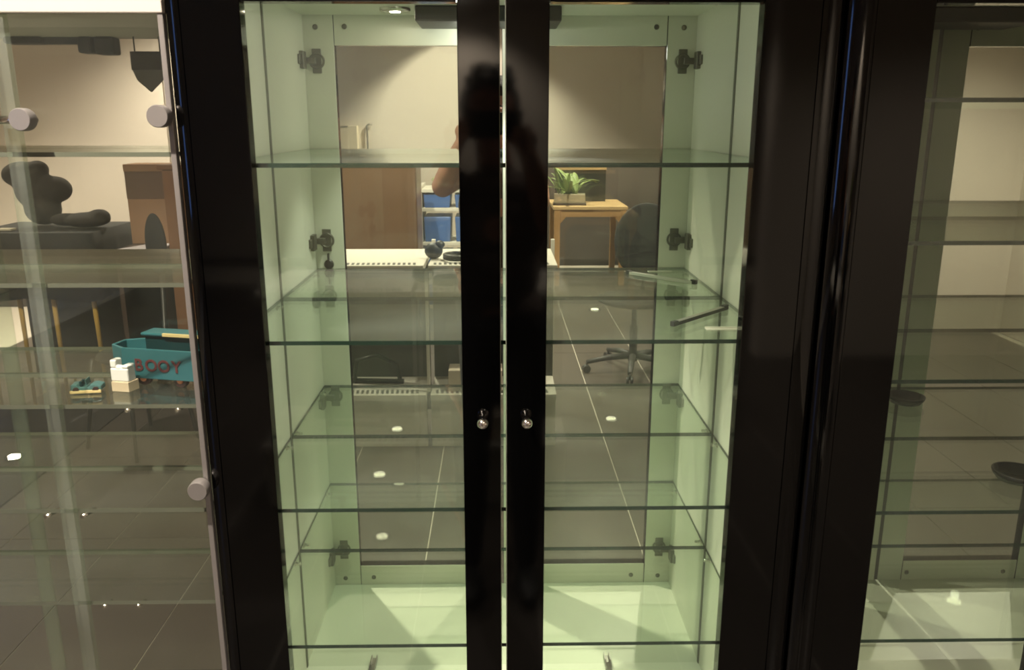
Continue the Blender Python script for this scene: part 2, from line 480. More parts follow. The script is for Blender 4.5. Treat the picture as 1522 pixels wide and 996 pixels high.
cB('corner_strip', (-.4195, -.4110, .322, .334, .12, 1.679), SATIN, .0012)
cB('base', (-1.35, -.411, 0, .334, .0, .12), WTOP, .003)
cB('front_pane', (-.6085, xr, .001, .007, .12, 1.679), CASEGLASS)
cB('front_pane', (-1.345, -.6275, .001, .007, .12, 1.679), CASEGLASS)
cB('front_post', (-.6275, -.6085, .000, .012, .12, 1.679), FROST, .001)
cB('divider_pane', (-1.345, xr, .1625, .1665, .12, 1.679), CASEGLASS)
cB('rear_pane', (-1.345, xr, .327, .332, .12, 1.679), CASEGLASS)
cB('side_pane', (-.4180, -.4120, .012, .320, .12, 1.679), CASEGLASS)
cB('side_pane', (-1.352, -1.346, .0, .334, .12, 1.679), CASEGLASS)
cB('rear_post', (-.870, -.845, .318, .326, .12, 1.679), FROST, .001)
for z in (1.511, 1.3385, 1.166, 1.007, .857):
    bm = bmesh.new()
    for y0, y1 in ((.012, .161), (.168, .322)):
        vs, fs = box(bm, -1.344-CX, xr-.001-CX, y0-CY, y1-CY, z-.006, z)
        for f in fs: f.material_index = 1
        fs[0].material_index = 0; fs[1].material_index = 0
    obj('glass_shelf', bm, [SHELFGLASS, PALEEDGE], case)
for x, z in ((-.4235, 1.556), (-.4215, 1.048), (-.594, 1.552)):
    left = x < -.5
    bm = bmesh.new(); Mx = Matrix.Translation((x-CX, -.0-CY, z)) @ Matrix.Rotation(R(90), 4, 'X')
    lathe(bm, [(.006, -.012), (.006, .004), (.0135, .004), (.0140, .006), (.0140, .020), (.0130, .022), (.001, .022)], 28, Mx)
    fit = obj('glass_clamp', bm, SATIN, case); fit.modifiers.new('edges', 'EDGE_SPLIT').split_angle = R(35)
    bm = bmesh.new()
    if left: tube(bm, [(x-.03-CX, -.012-CY, z-.001), (x-CX, -.012-CY, z)], .005, 12)
    else: box(bm, x-CX, -.414-CX, -.012-CY, .001-CY, z-.005, z+.005)
    obj('clamp_arm', bm, CHROME if left else DARKMETAL, fit)
# shelf pegs seen on end
for x in (-.652, -.600):
    bm = bmesh.new(); tube(bm, [(x-CX, .004-CY, .9985), (x+.008-CX, .030-CY, .9985)], .0032, 10); obj('shelf_peg', bm, CHROME, case)
for x, z in ((-.520, 1.158), (-.450, 1.158), (-.590, .849), (-.540, .849)):
    bm = bmesh.new(); tube(bm, [(x-CX, .008-CY, z), (x+.006-CX, .026-CY, z)], .0028, 10); obj('shelf_peg', bm, CHROME, case)
# fittings under the rear of the case top
rail = cB('lamp_rail', (-.716, -.61, .302, .312, 1.668, 1.679), DARKPLAST, .001)
for x0, x1, z0 in ((-.775, -.716, 1.668), (-.660, -.637, 1.654), (-.634, -.603, 1.652)):
    cB('lamp_head', (x0, x1, .290, .320, z0, 1.679), DARKPLAST, .004)
# pennant-shaped tag hanging under the top
bm = bmesh.new()
prism(bm, [(-.026, .0), (.026, .0), (.026, -.028), (.020, -.044), (.0, -.062), (-.020, -.044), (-.026, -.028)], 0, .003)
o = obj('pennant', bm, mat('grey_felt', (.19, .17, .14, 1), .9, noise=.1, scale=80)); o.rotation_euler = (R(90), 0, 0); o.location = (-.553, .298, 1.657)
tag(o, 'grey pointed pennant hanging inside the glass case under its top', 'pennant')
bm = bmesh.new(); prism(bm, [(-.027, .0), (.027, .0), (.027, -.028), (-.027, -.028)], -.0005, .0038); obj('upper_band', bm, mat('dark_felt', (.07, .06, .05, 1), .9), o)
for cx_ in (-.02, .02):
    bm = bmesh.new(); tube(bm, [(cx_, .0, .0015), (cx_, .022, .0015)], .0012, 6); obj('cord', bm, DARKPLAST, o)
# --- toy truck with the letters BOOY
TEAL = mat('teal_paint', (.03, .135, .16, 1), .35, noise=.08, scale=30)
TEALD = mat('dark_teal', (.010, .04, .045, 1), .25)
RED = mat('dull_red_paint', (.115, .03, .032, 1), .5)
YEL = mat('cream_yellow_paint', (.70, .55, .26, 1), .5)
ZS = 1.1662
tr = thing('toy_truck', 'teal open-topped toy truck with red lettering on the third shelf of the glass case', 'toy', (-.556, .100, ZS), R(-13))
zb_, ht = .012, .046
bm = bmesh.new()
# body: open trough with a chamfered nose (local x runs along the truck)
def ring(z, inset=0):
    i = inset
    return [(-.004+i, 0+i, z), (.118-i, 0+i, z), (.118-i, .062-i, z), (-.004+i, .062-i, z), (-.032+i*1.3, .046-i*.4, z), (-.032+i*1.3, .016+i*.4, z)]
r0 = [bm.verts.new(p) for p in ring(zb_)]; r1 = [bm.verts.new(p) for p in ring(zb_+ht)]
r2 = [bm.verts.new(p) for p in ring(zb_+ht, .0035)]; r3 = [bm.verts.new(p) for p in ring(zb_+ht-.018, .0035)]
for a, b in ((r0, r1), (r1, r2), (r2, r3)):
    for k in range(6): bm.faces.new((a[k], a[(k+1) % 6], b[(k+1) % 6], b[k]))
bm.faces.new(r0[::-1]); bm.faces.new(r3)
obj('body', bm, TEAL, tr, .0012)
bm = bmesh.new(); box(bm, .014, .114, .032, .058, zb_+ht-.016, zb_+ht+.012); obj('cab_window_band', bm, TEALD, tr, .002)
bm = bmesh.new(); box(bm, .010, .118, .028, .061, zb_+ht+.012, zb_+ht+.017); roof = obj('roof', bm, TEAL, tr, .002)
bm = bmesh.new(); box(bm, .048, .1182, .0265, .030, zb_+ht+.0132, zb_+ht+.0175); obj('roof_stripe', bm, YEL, roof)
HUB = mat('orange_hub', (.55, .20, .09, 1), .5)
for wx in (.025, .086):
    for wy, sg in ((.008, -1), (.054, 1)):
        bm = bmesh.new(); lathe(bm, [(.0105, -.004), (.0115, -.003), (.0115, .003), (.0105, .004)], 20, Matrix.Translation((wx, wy, .0115)) @ Matrix.Rotation(R(90), 4, 'X'))
        wh = obj('wheel', bm, mat('dark_rubber', (.03, .012, .010, 1), .6) if 'dark_rubber' not in bpy.data.materials else bpy.data.materials['dark_rubber'], tr)
        bm = bmesh.new(); lathe(bm, [(.0055, 0), (.005, .0012), (.002, .0014)], 14, Matrix.Translation((wx, wy+sg*.004, .0115)) @ Matrix.Rotation(R(-90*sg), 4, 'X'))
        obj('hub', bm, HUB, wh)
for k, ch in enumerate('BOOY'):
    cu = bpy.data.curves.new('letter', 'FONT'); cu.body = ch; cu.size = .0250; cu.extrude = .0005; cu.offset = .0005; cu.align_x = 'CENTER'
    cu.materials.append(RED)
    tmp = bpy.data.objects.new('letter_tmp', cu); COL.objects.link(tmp)
    dg = bpy.context.evaluated_depsgraph_get(); dg.update()
    me = bpy.data.meshes.new_from_object(tmp.evaluated_get(dg)); bpy.data.objects.remove(tmp)
    lo = bpy.data.objects.new('letter', me); COL.objects.link(lo); lo.parent = tr
    if not me.materials: me.materials.append(RED)
    lo.rotation_euler = (R(90), 0, 0); lo.location = (.023+.0208*k, -.0007, zb_+.013)

# --- small white figure on a cream block
t = thing('block_ornament', 'small white ornament on a cream block in front of the teal truck nose', 'ornament', (-.549, .078, ZS), R(-12))
t.scale = (.82, .82, .95)
bm = bmesh.new(); prism(bm, [(-.018, -.014), (.016, -.014), (.019, .012), (-.016, .012)], 0, .016); obj('block', bm, mat('cream_block', (.62, .52, .36, 1), .6), t, .001)
WP = mat('white_porcelain', (.85, .87, .84, 1), .25)
bm = bmesh.new(); box(bm, -.019, .016, -.012, .010, .016, .037); box(bm, .004, .016, -.012, .010, .037, .042); box(bm, -.019, -.007, -.011, .008, .037, .050)
ball(bm, (-.003, -.006, .037), (.008, .006, .005), seg=12)
obj('figure', bm, WP, t, .003, seg=3)

# --- small open toy car
t = thing('toy_car', 'tiny teal open toy car with a cream bumper, left of the white ornament', 'toy', (-.600, .070, ZS), R(8))
TG = mat('grey_teal_paint', (.07, .17, .17, 1), .35, noise=.25, scale=120)
bm = bmesh.new()
prism(bm, [(-.021, .004), (.021, .004), (.021, .011), (.012, .0135), (.006, .013), (.004, .010), (-.010, .010), (-.012, .014), (-.021, .013)], -.010, .010, Matrix.Rotation(R(90), 4, 'X'))
bodyo = obj('body', bm, TG, t, .0012)
bm = bmesh.new(); box(bm, .002, .0035, -.009, .009, .012, .020, M=Matrix.Rotation(R(-8), 4, 'Y')); obj('windscreen', bm, TG, t)
bm = bmesh.new(); box(bm, -.009, -.005, -.008, -.001, .010, .018); box(bm, -.009, -.005, .001, .008, .010, .018); obj('seats', bm, TEALD, t, .001)
bm = bmesh.new(); box(bm, -.022, .021, -.0125, -.0100, .001, .0055); obj('bumper', bm, YEL, t, .0008)
for wx in (-.0135, .0135):
    for wy in (-.0105, .0105):
        bm = bmesh.new(); lathe(bm, [(.0042, -.0018), (.0045, 0), (.0042, .0018)], 14, Matrix.Translation((wx, wy, .0058)) @ Matrix.Rotation(R(90), 4, 'X'))
        obj('wheel', bm, bpy.data.materials['dark_rubber'], t)

# ------------------------------------------------------------------ things behind the glass case
WOOD = mat('brown_veneer', (.26, .125, .055, 1), .45, noise=.18, scale=3, stretch=(8, 8, .6))
WOODG = mat('grey_brown_veneer', (.17, .095, .052, 1), .38, noise=.12, scale=3, stretch=(8, 8, .6))
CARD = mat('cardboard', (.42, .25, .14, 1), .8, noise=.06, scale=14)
CARDD = mat('dark_brown_card', (.20, .13, .09, 1), .8, noise=.06, scale=14)  # darker brown card for the upper half of the box
CLOTH = mat('black_cloth', (.009, .009, .008, 1), .85, noise=.3, scale=9, bump=.6)
BUNDLE = mat('dark_grey_felt', (.022, .019, .016, 1), .9, noise=.25, scale=12, bump=.4)
YWOOD = mat('yellow_wood', (.55, .36, .08, 1), .5)
PAPER = mat('paper', (.66, .62, .64, 1), .7)

t = thing('wooden_cupboard', 'brown wooden cupboard behind the glass case, right of the cardboard box', 'cupboard', (-1.47, 3.65, 0))
bm = bmesh.new(); box(bm, -.32, .42, -.20, .20, .06, 1.30); obj('carcass', bm, WOOD, t, .004)
bm = bmesh.new(); box(bm, -.34, .44, -.22, .22, 1.30, 1.325); obj('top', bm, WOOD, t, .003)
bm = bmesh.new(); box(bm, -.30, .40, -.17, .19, 0, .06); obj('plinth', bm, DARKPLAST, t)
for a, b in ((-.315, .048), (.052, .415)):
    bm = bmesh.new(); box(bm, a, b, -.218, -.20, .07, 1.295); d_ = obj('door', bm, WOOD, t, .002)
    bm = bmesh.new(); kx = .03 if b < .1 else .07; lathe(bm, [(.008, 0), (.006, .012), (.012, .018), (.012, .024)], 14, Matrix.Translation((kx, -.218, .75)) @ Matrix.Rotation(R(90), 4, 'X')); obj('handle', bm, CHROME, d_)

def cloth_table(cx, cy_, wx, wy, h, drop):
    t = thing('draped_table', 'low table under black cloth with thin yellow legs, seen through the glass case', 'table', (cx, cy_, 0))
    bm = bmesh.new()
    box(bm, -wx, wx, -wy, wy, h-.03, h); obj('tabletop', bm, DARKPLAST, t)
    bm = bmesh.new(); n = 72; rows = 7; prev = None
    top = bm.verts.new((0, 0, h+.004))
    for r_ in range(rows):
        ringv = []
        for k in range(n):
            a = 2*math.pi*k/n; c_, s_ = math.cos(a), math.sin(a)
            q = 1/max(abs(c_), abs(s_))
            fl = max(0, r_-1)
            wav = .016*math.sin(a*11+1.3)*fl/5 + .01*math.sin(a*23)*fl/5
            sc_ = (1.012 + .012*fl + wav)
            z = h+.004 if r_ == 0 else h - drop*(r_-1)/(rows-2)*(1+.03*math.sin(a*5)) + .003
            if r_ == 0: sc_ = 1.0
            ringv.append(bm.verts.new((wx*c_*q*sc_, wy*s_*q*sc_, z)))
        for k in range(n):
            if prev: bm.faces.new((prev[k], prev[(k+1) % n], ringv[(k+1) % n], ringv[k])).smooth = True
            else: bm.faces.new((top, ringv[k], ringv[(k+1) % n]))
        prev = ringv
    c = obj('tablecloth', bm, CLOTH, t); s = c.modifiers.new('solid', 'SOLIDIFY'); s.thickness = .003
    bm = bmesh.new(); box(bm, -wx*.98, wx*.98, wy*.78, wy*.82, .02, h-.03); obj('back_board', bm, DARKPLAST, t)
    for x in (-.9, -.35, .2, .85):
        for y in (-.85, .85):
            bm = bmesh.new(); tube(bm, [(x*wx, y*wy, h-.03), (x*wx*1.04+.01, y*wy*1.03, 0)], .016, 10, r2=.009); obj('leg', bm, YWOOD, t)
    return t
cloth_table(-2.50, 3.62, .33, .26, .97, .36)
# dark bundles on the table
def bundle(loc, blobs, label):
    bm = bmesh.new()
    for c, r_ in blobs: ball(bm, c, r_, seg=18)
    o = obj('cloth_bundle', bm, BUNDLE); o.location = loc; tag(o, label, 'bundle')
    m_ = o.modifiers.new('fuse', 'REMESH'); m_.mode = 'VOXEL'; m_.voxel_size = .012; m_.use_smooth_shade = True
    sm = o.modifiers.new('soft', 'SMOOTH'); sm.iterations = 6
bundle((-2.58, 3.66, .990), [((.02, 0, .08), (.10, .09, .09)), ((-.03, .02, .18), (.10, .09, .10)), ((.10, 0, .19), (.095, .08, .075)), ((-.06, 0, .27), (.12, .09, .075)), ((.02, 0, .30), (.06, .06, .05))],
       'tall dark grey bundle on the left end of the draped black table')
bundle((-2.27, 3.55, .992), [((0, 0, .03), (.13, .10, .042)), ((-.12, .02, .03), (.09, .08, .035)), ((.07, 0, .05), (.06, .06, .04))], 'low dark rumpled bundle on the right end of the draped black table')
bm = bmesh.new(); prism(bm, [(-.05, -.03), (.04, -.02), (.05, .02), (-.03, .03)], 0, .012)
o = obj('folded_paper', bm, mat('cream_paper', (.55, .50, .36, 1), .8), None, .002); o.location = (-2.66, 3.44, .9775); tag(o, 'cream folded paper at the left front corner of the draped table', 'paper')

t = thing('side_desk', 'dark low desk under the cardboard box behind the glass case', 'desk', (-1.92, 3.62, 0))
bm = bmesh.new(); box(bm, -.135, .13, -.28, .28, .85, .88); obj('desktop', bm, mat('dark_walnut', (.07, .045, .032, 1), .5, noise=.1), t, .003)
bm = bmesh.new(); box(bm, -.13, -.105, -.26, .26, 0, .85); obj('side_panel', bm, bpy.data.materials['dark_walnut'], t, .002)
bm = bmesh.new(); box(bm, .09, .115, -.26, .26, 0, .85); obj('side_panel', bm, bpy.data.materials['dark_walnut'], t, .002)
bm = bmesh.new(); box(bm, -.13, .09, .22, .24, .06, .85); obj('modesty_panel', bm, bpy.data.materials['dark_walnut'], t, .002)
t = thing('cardboard_box', 'tall cardboard box with a darker upper half, behind the glass case', 'box', (-1.955, 3.70, .88))
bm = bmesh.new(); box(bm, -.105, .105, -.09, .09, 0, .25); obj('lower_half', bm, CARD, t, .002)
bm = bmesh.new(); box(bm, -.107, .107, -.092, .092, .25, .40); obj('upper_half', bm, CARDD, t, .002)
bm = bmesh.new(); box(bm, -.110, .110, -.095, .095, .40, .44); obj('lid', bm, CARD, t, .003)
bm = bmesh.new(); prism(bm, [(-.13, -.14), (.12, -.12), (.10, .09), (-.02, .10)], 0, .004)
o = obj('paper_sheet', bm, PAPER); o.location = (-1.92, 3.48, .882); tag(o, 'white paper sheet on the dark desk in front of the cardboard box', 'paper')

t = thing('dark_chair', 'dark chair with an oval back in front of the wooden cupboard', 'chair', (-1.76, 2.80, 0), R(150))
FAB = mat('charcoal_fabric', (.012, .012, .011, 1), .85, bump=.2, scale=80)
bm = bmesh.new(); ball(bm, (0, 0, .46), (.17, .17, .035), seg=24); obj('seat', bm, FAB, t)
bm = bmesh.new(); ball(bm, (0, -.19, .97), (.075, .02, .15), seg=24); obj('backrest', bm, FAB, t)
bm = bmesh.new(); tube(bm, [(0, -.05, .44), (0, -.19, .47), (0, -.21, .84)], .013, 10); obj('back_bar', bm, DARKMETAL, t)
for a, b in ((-1, -1), (1, -1), (1, 1), (-1, 1)):
    bm = bmesh.new(); tube(bm, [(.13*a, .13*b, .45), (.18*a, .18*b, 0)], .011, 8); obj('leg', bm, DARKMETAL, t)

bm = bmesh.new(); prism(bm, [(-3.7, 2.05), (-2.06, 2.05), (-2.06, 3.32), (-3.7, 3.32)], .0003, .009)  # flat black patch laid over the tiles
o = obj('floor_patch', bm, mat('black_patch', (.012, .011, .010, 1), .9, bump=.4, scale=60)); tag(o, 'thin black patch on the tiles in front of the draped table', 'mat')
# door in far wall region (wall seam) and wall hook
bm = bmesh.new(); box(bm, -2.705, -2.695, 5.985, 6.0, .09, ZC); o = obj('trim_1', bm, mat('joint_strip', (.42, .37, .31, 1), .8)); o['kind'] = 'structure'

# ------------------------------------------------------------------ the room behind the photographer (seen in the mirrors)
MW = mat('white_enamel', (.60, .57, .50, 1), .4, noise=.03)
sh = thing('slotted_shelving_unit', 'white metal shelving unit with slotted shelf edges facing the cabinets', 'shelving', (-.55, -2.35, 0))
def slotted(parent, x0, x1, y0, y1, z, front):
    bm = bmesh.new(); box(bm, x0, x1, y0, y1, z-.03, z); s_ = obj('shelf', bm, MW, parent, .002)
    bm = bmesh.new(); n = int((x1-x0-.04)/.024)
    for k in range(n):
        x = x0+.022+k*.024; q = [(x, y1-.075), (x+.013, y1-.075), (x+.017, y1-.022), (x+.004, y1-.022)]
        prism(bm, q, z, z+.0012)
    o = obj('slots', bm, DARKPLAST, s_); o['kind'] = 'stuff'
for x0, x1 in ((-.40, .205), (.225, .83)):
    slotted(sh, x0, x1, -.26, .26, .90, 1)
    slotted(sh, x0, x1, .0, .30, .28, 1)
    bm = bmesh.new(); box(bm, x0, x1, -.03, -.002, .1, .87); obj('back_panel', bm, mat('dark_grey_panel', (.06, .055, .05, 1), .6) if 'dark_grey_panel' not in bpy.data.materials else bpy.data.materials['dark_grey_panel'], sh)
    bm = bmesh.new(); box(bm, x0, x1, .24, .26, 0, .25); obj('kick_plate', bm, MW, sh, .002)
for x in (-.41, .215, .84):
    bm = bmesh.new(); box(bm, x-.0095, x+.0095, -.27, -.24, 0, .95); obj('upright', bm, MW, sh, .001)
bm = bmesh.new(); box(bm, .208, .222, .235, .255, .28, .87); obj('front_post', bm, MW, sh, .001)
for lab, x, w_ in (('white carton on the left end of the lower slotted shelf', -.90, .12), ('white carton on the right part of the lower slotted shelf', -.24, .26)):
    bm = bmesh.new(); box(bm, 0, w_, 0, .12, 0, .105); o = obj('carton', bm, mat('carton_white', (.55, .48, .38, 1), .7) if 'carton_white' not in bpy.data.materials else bpy.data.materials['carton_white'], None, .003)
    o.location = (x, -2.22, .281); tag(o, lab, 'box')
bm = bmesh.new(); pts = [(.055*math.cos(R(a)), .055*math.sin(R(a)), .010+.0012*a/60) for a in range(0, 1080, 20)]; tube(bm, pts, .008, 8)
o = obj('cable_coil', bm, DARKMETAL); o.location = (-.20, -2.22, .902); tag(o, 'coil of grey cable on the upper slotted shelf', 'cable')
bm = bmesh.new(); ball(bm, (0, 0, .04), (.045, .035, .04), seg=14); ball(bm, (.03, 0, .07), (.025, .025, .02), seg=12)
o = obj('tape_dispenser', bm, DARKPLAST); o.location = (-.31, -2.28, .9005); tag(o, 'small dark lump-shaped tool beside the cable coil', 'tool')
bm = bmesh.new(); tube(bm, [(-.12, .0, .0), (-.10, .02, .12), (.0, .03, .15), (.10, .02, .10), (.11, 0, .0)], .012, 8); tube(bm, [(-.12, 0, .012), (.13, .02, .012)], .012, 8)
o = obj('headphone_band', bm, DARKMETAL); o.location = (-.60, -2.25, .281); tag(o, 'dark looped bracket on the lower slotted shelf between the cartons', 'bracket')

t = thing('tall_brown_cupboard', 'plain brown cupboard standing behind the slotted shelving', 'cupboard', (-.90, -4.5, 0))
bm = bmesh.new(); box(bm, -.36, .32, -.2, .18, 0, 1.24); obj('carcass', bm, WOODG, t, .003)
bm = bmesh.new(); box(bm, -.37, .33, -.21, .21, 1.24, 1.262); obj('top', bm, WOODG, t, .003)
for a, b in ((-.355, .315),):
    bm = bmesh.new(); box(bm, a, b, .18, .20, .04, 1.235); obj('door', bm, WOODG, t, .001)

BIN = mat('blue_plastic', (.055, .12, .32, 1), .4)
t = thing('bin_rack', 'white open rack with blue bins beside the brown cupboard', 'rack', (-.36, -5.2, 0))
for x in (-.26, .26):
    bm = bmesh.new(); box(bm, x-.015, x+.015, -.2, .2, 0, 1.05); obj('side_panel', bm, MW, t, .002)
for z in (.06, .33, .585, .86, 1.01):
    bm = bmesh.new(); box(bm, -.245, .245, -.2, .2, z-.014, z+.014); obj('shelf', bm, MW, t, .002)
for z, h_ in ((.075, .17), (.345, .16), (.60, .20), (.875, .105)):
    for x in (-.125, .125):
        bm = bmesh.new(); prism(bm, [(-.10, 0), (.10, 0), (.108, h_), (-.108, h_)], -.16, .16, Matrix.Rotation(R(90), 4, 'X'))
        o = obj('storage_bin', bm, BIN, None, .004); o.location = (-.36+x, -5.17, z)
        tag(o, 'blue plastic bin in the white rack, %s compartment, %s of the pair' % ({.075: 'bottom', .345: 'second', .60: 'third', .875: 'top'}[z], 'left' if x < 0 else 'right'), 'bin', 'blue bins in the white rack')
bm = bmesh.new()
for k in range(14):
    a = k*2.4; ball(bm, (.05*math.cos(a), .04*math.sin(a), .05+.03*math.sin(k)), (.03, .02, .014), seg=8)
lathe(bm, [(.03, 0), (.04, .05)], 12, mi=1)
o = obj('small_plant', bm, [mat('pale_leaf', (.32, .36, .20, 1), .6), WTOP]); o.location = (-.46, -5.15, 1.025); tag(o, 'small pale plant on top of the white bin rack', 'plant')

# table, plant, board
TW = mat('oak_table', (.42, .235, .095, 1), .45, noise=.12, scale=4, stretch=(1, 8, 8))
TWL = mat('oak_top', (.62, .43, .21, 1), .42, noise=.08, scale=4, stretch=(1, 8, 8))
t = thing('wooden_table', 'light wooden table with square legs and corner braces, reflected in the mirror', 'table', (.89, -6.55, 0))
bm = bmesh.new(); box(bm, -.36, .35, -.38, .37, .735, .765); obj('tabletop', bm, TWL, t, .003)
bm = bmesh.new(); box(bm, -.33, .32, .325, .35, .665, .735); obj('apron', bm, TW, t, .002)
bm = bmesh.new(); box(bm, -.33, .32, -.36, -.335, .665, .735); obj('apron', bm, TW, t, .002)
for x in (-.32, .31):
    for y in (-.345, .335):
        bm = bmesh.new(); box(bm, x-.028, x+.028, y-.028, y+.028, 0, .735); lg = obj('leg', bm, TW, t, .004)
        s = 1 if x < 0 else -1
        bm = bmesh.new(); prism(bm, [(x+s*.028, .665), (x+s*.085, .665), (x+s*.028, .60)], -y-.012, -y+.012, Matrix.Rotation(R(90), 4, 'X')); obj('corner_brace', bm, TW, t)
STONE = mat('pale_stone', (.42, .37, .26, 1), .8, noise=.15, scale=30)
t = thing('potted_plant', 'leafy green plant in a rectangular stone trough on the wooden table', 'plant', (.70, -6.38, .7655), R(4))
bm = bmesh.new(); box(bm, -.15, .15, -.07, .07, .02, .105); obj('trough', bm, STONE, t, .006)
bm = bmesh.new(); box(bm, -.16, .16, -.085, .085, 0, .02); obj('tray', bm, mat('dark_tray', (.05, .035, .025, 1), .5), t, .003)
LEAF = mat('green_leaf', (.26, .34, .13, 1), .45, noise=.45, scale=12)
rl = random.Random(3)
for k in range(22):
    a = rl.uniform(0, 6.28); ln_ = rl.uniform(.24, .46); up = rl.uniform(.55, 1.25)
    base = Vector((rl.uniform(-.11, .07), rl.uniform(-.03, .03), .10)); w0 = rl.uniform(.018, .032)
    bm = bmesh.new(); pv = None; dirv = Vector((math.cos(a), math.sin(a), 0)); side = Vector((-math.sin(a), math.cos(a), 0))
    for i in range(8):
        u = i/7; p = base + dirv*ln_*u*math.cos(up)*1.1 + Vector((0, 0, ln_*(math.sin(up)*u*1.3 - .55*u*u)))
        wd = w0*math.sin(math.pi*(.08+.9*u))
        row = [bm.verts.new(p-side*wd), bm.verts.new(p+Vector((0, 0, -.006))), bm.verts.new(p+side*wd)]
        if pv:
            for q in (0, 1): bm.faces.new((pv[q], pv[q+1], row[q+1], row[q])).smooth = True
        pv = row
    lo = obj('leaf', bm, LEAF, t); so = lo.modifiers.new('solid', 'SOLIDIFY'); so.thickness = .0015
SLATE = mat('dark_slate', (.028, .030, .024, 1), .55, noise=.2, scale=6)
t = thing('framed_blackboard', 'dark board with a pale wooden top edge standing on the table behind the plant', 'board', (.84, -6.72, .766))
bm = bmesh.new(); box(bm, -.26, .25, -.012, .012, 0, .312); obj('board', bm, SLATE, t, .002)
bm = bmesh.new(); box(bm, -.265, .255, -.018, .018, .312, .345); obj('top_edge', bm, TWL, t, .002)
t = thing('dark_partition', 'tall dark screen standing right of the wooden table near the rear wall', 'screen', (.95, -7.2, 0))
bm = bmesh.new(); box(bm, -.55, .98, -.02, .02, .03, 1.13); obj('screen_panel', bm, mat('taupe_fabric', (.13, .105, .085, 1), .8, noise=.25, scale=3), t, .006)
for x in (-.5, .93):
    bm = bmesh.new(); box(bm, x-.02, x+.02, -.2, .2, 0, .03); obj('foot', bm, DARKMETAL, t, .004)
# projector screen case and pipe on the rear wall
t = thing('wall_box', 'cream wall cabinet hung on the rear beige wall with a downpipe beside it', 'wall box', (-1.67, -8, 1.1))
bm = bmesh.new(); box(bm, -.22, .10, 0, .12, .10, .40); obj('case', bm, mat('cream_panel', (.66, .58, .44, 1), .6), t, .004)
bm = bmesh.new(); tube(bm, [(.20, .03, -.2), (.20, .03, .40), (.22, .03, .415), (.26, .03, .415)], .012, 8); obj('pipe', bm, STEEL, t)
bm = bmesh.new(); box(bm, -.20, .0, .10, .125, .385, .40); obj('case_lip', bm, STEEL, t)

# office chair
t = thing('office_chair', 'black office chair on a five-star castor base behind the photographer', 'chair', (.86, -3.35, 0), R(20))
bm = bmesh.new()
lathe(bm, [(.03, .07), (.035, .11), (.026, .14), (.026, .30), (.016, .30), (.016, .44)], 16); obj('column', bm, DARKMETAL, t)
for k in range(5):
    a = R(72*k+10); dx, dy = math.cos(a), math.sin(a)
    bm = bmesh.new(); tube(bm, [(0, 0, .105), (dx*.16, dy*.16, .095), (dx*.30, dy*.30, .068)], .024, 8, r2=.014); lg = obj('base_arm', bm, DARKPLAST, t)
    bm = bmesh.new()
    for s in (-1, 1):
        lathe(bm, [(.022, -.008), (.026, -.005), (.026, .005), (.022, .008)], 14, Matrix.Translation((dx*.30-dy*s*.013, dy*.30+dx*s*.013, .026)) @ Matrix.Rotation(a, 4, 'Z') @ Matrix.Rotation(R(90), 4, 'X'))
    tube(bm, [(dx*.30, dy*.30, .03), (dx*.30, dy*.30, .07)], .006, 6)
    obj('castor', bm, DARKPLAST, lg)
bm = bmesh.new(); ball(bm, (0, 0, .47), (.24, .23, .045), seg=24); obj('seat', bm, FAB, t)
bm = bmesh.new(); ball(bm, (.02, -.22, .80), (.21, .035, .25), seg=24); obj('backrest', bm, FAB, t)
bm = bmesh.new(); tube(bm, [(0, -.10, .43), (0, -.26, .46), (0, -.27, .62), (0, -.25, .78)], .018, 8); obj('back_bar', bm, DARKMETAL, t)

# ------------------------------------------------------------------ smartphone and photographer (seen as reflections)
Mc = Matrix.Translation((0, -1.1, H)) @ Euler(cam.rotation_euler).to_matrix().to_4x4()
bm = bmesh.new(); box(bm, -.080, .066, -.048, .026, .004, .013, 0, Mc)     # just behind the lens
ph = obj('smartphone', bm, mat('phone_black', (.01, .01, .012, 1), .2), None, .003)
tag(ph, 'dark smartphone held up by the photographer, seen only as a reflection', 'phone')
bm = bmesh.new(); box(bm, -.076, .062, -.045, .023, .0131, .0136, 0, Mc); obj('screen', bm, mat('phone_screen', (.01, .01, .01, 1), .1, emit=(.5, .5, .42, 1), estr=.35), ph)

def cone(bm, a, b, ra, rb, n=14):
    a, b = Vector(a), Vector(b); t_ = (b-a); L_ = t_.length
    M_ = Matrix.Translation(a) @ t_.to_track_quat('Z', 'Y').to_matrix().to_4x4()
    lathe(bm, [(ra, 0), (ra+(rb-ra)*.5, L_*.5), (rb, L_)], n, M_)
    ball(bm, a, ra, seg=n); ball(bm, b, rb, seg=n)
def chain(bm, pts):
    for (a, ra), (b, rb) in zip(pts, pts[1:]): cone(bm, a, b, ra, rb)
bm = bmesh.new()
py = -1.46
# torso
ball(bm, (.0, py, .96), (.155, .115, .12), seg=24); ball(bm, (.0, py, 1.10), (.135, .10, .14), seg=24)
ball(bm, (.0, py, 1.24), (.150, .11, .14), seg=24); ball(bm, (.0, py, 1.34), (.135, .085, .075), seg=24)
chain(bm, [((0, py, 1.36), .060), ((-.01, py+.02, 1.44), .052), ((-.015, py+.03, 1.49), .050)])
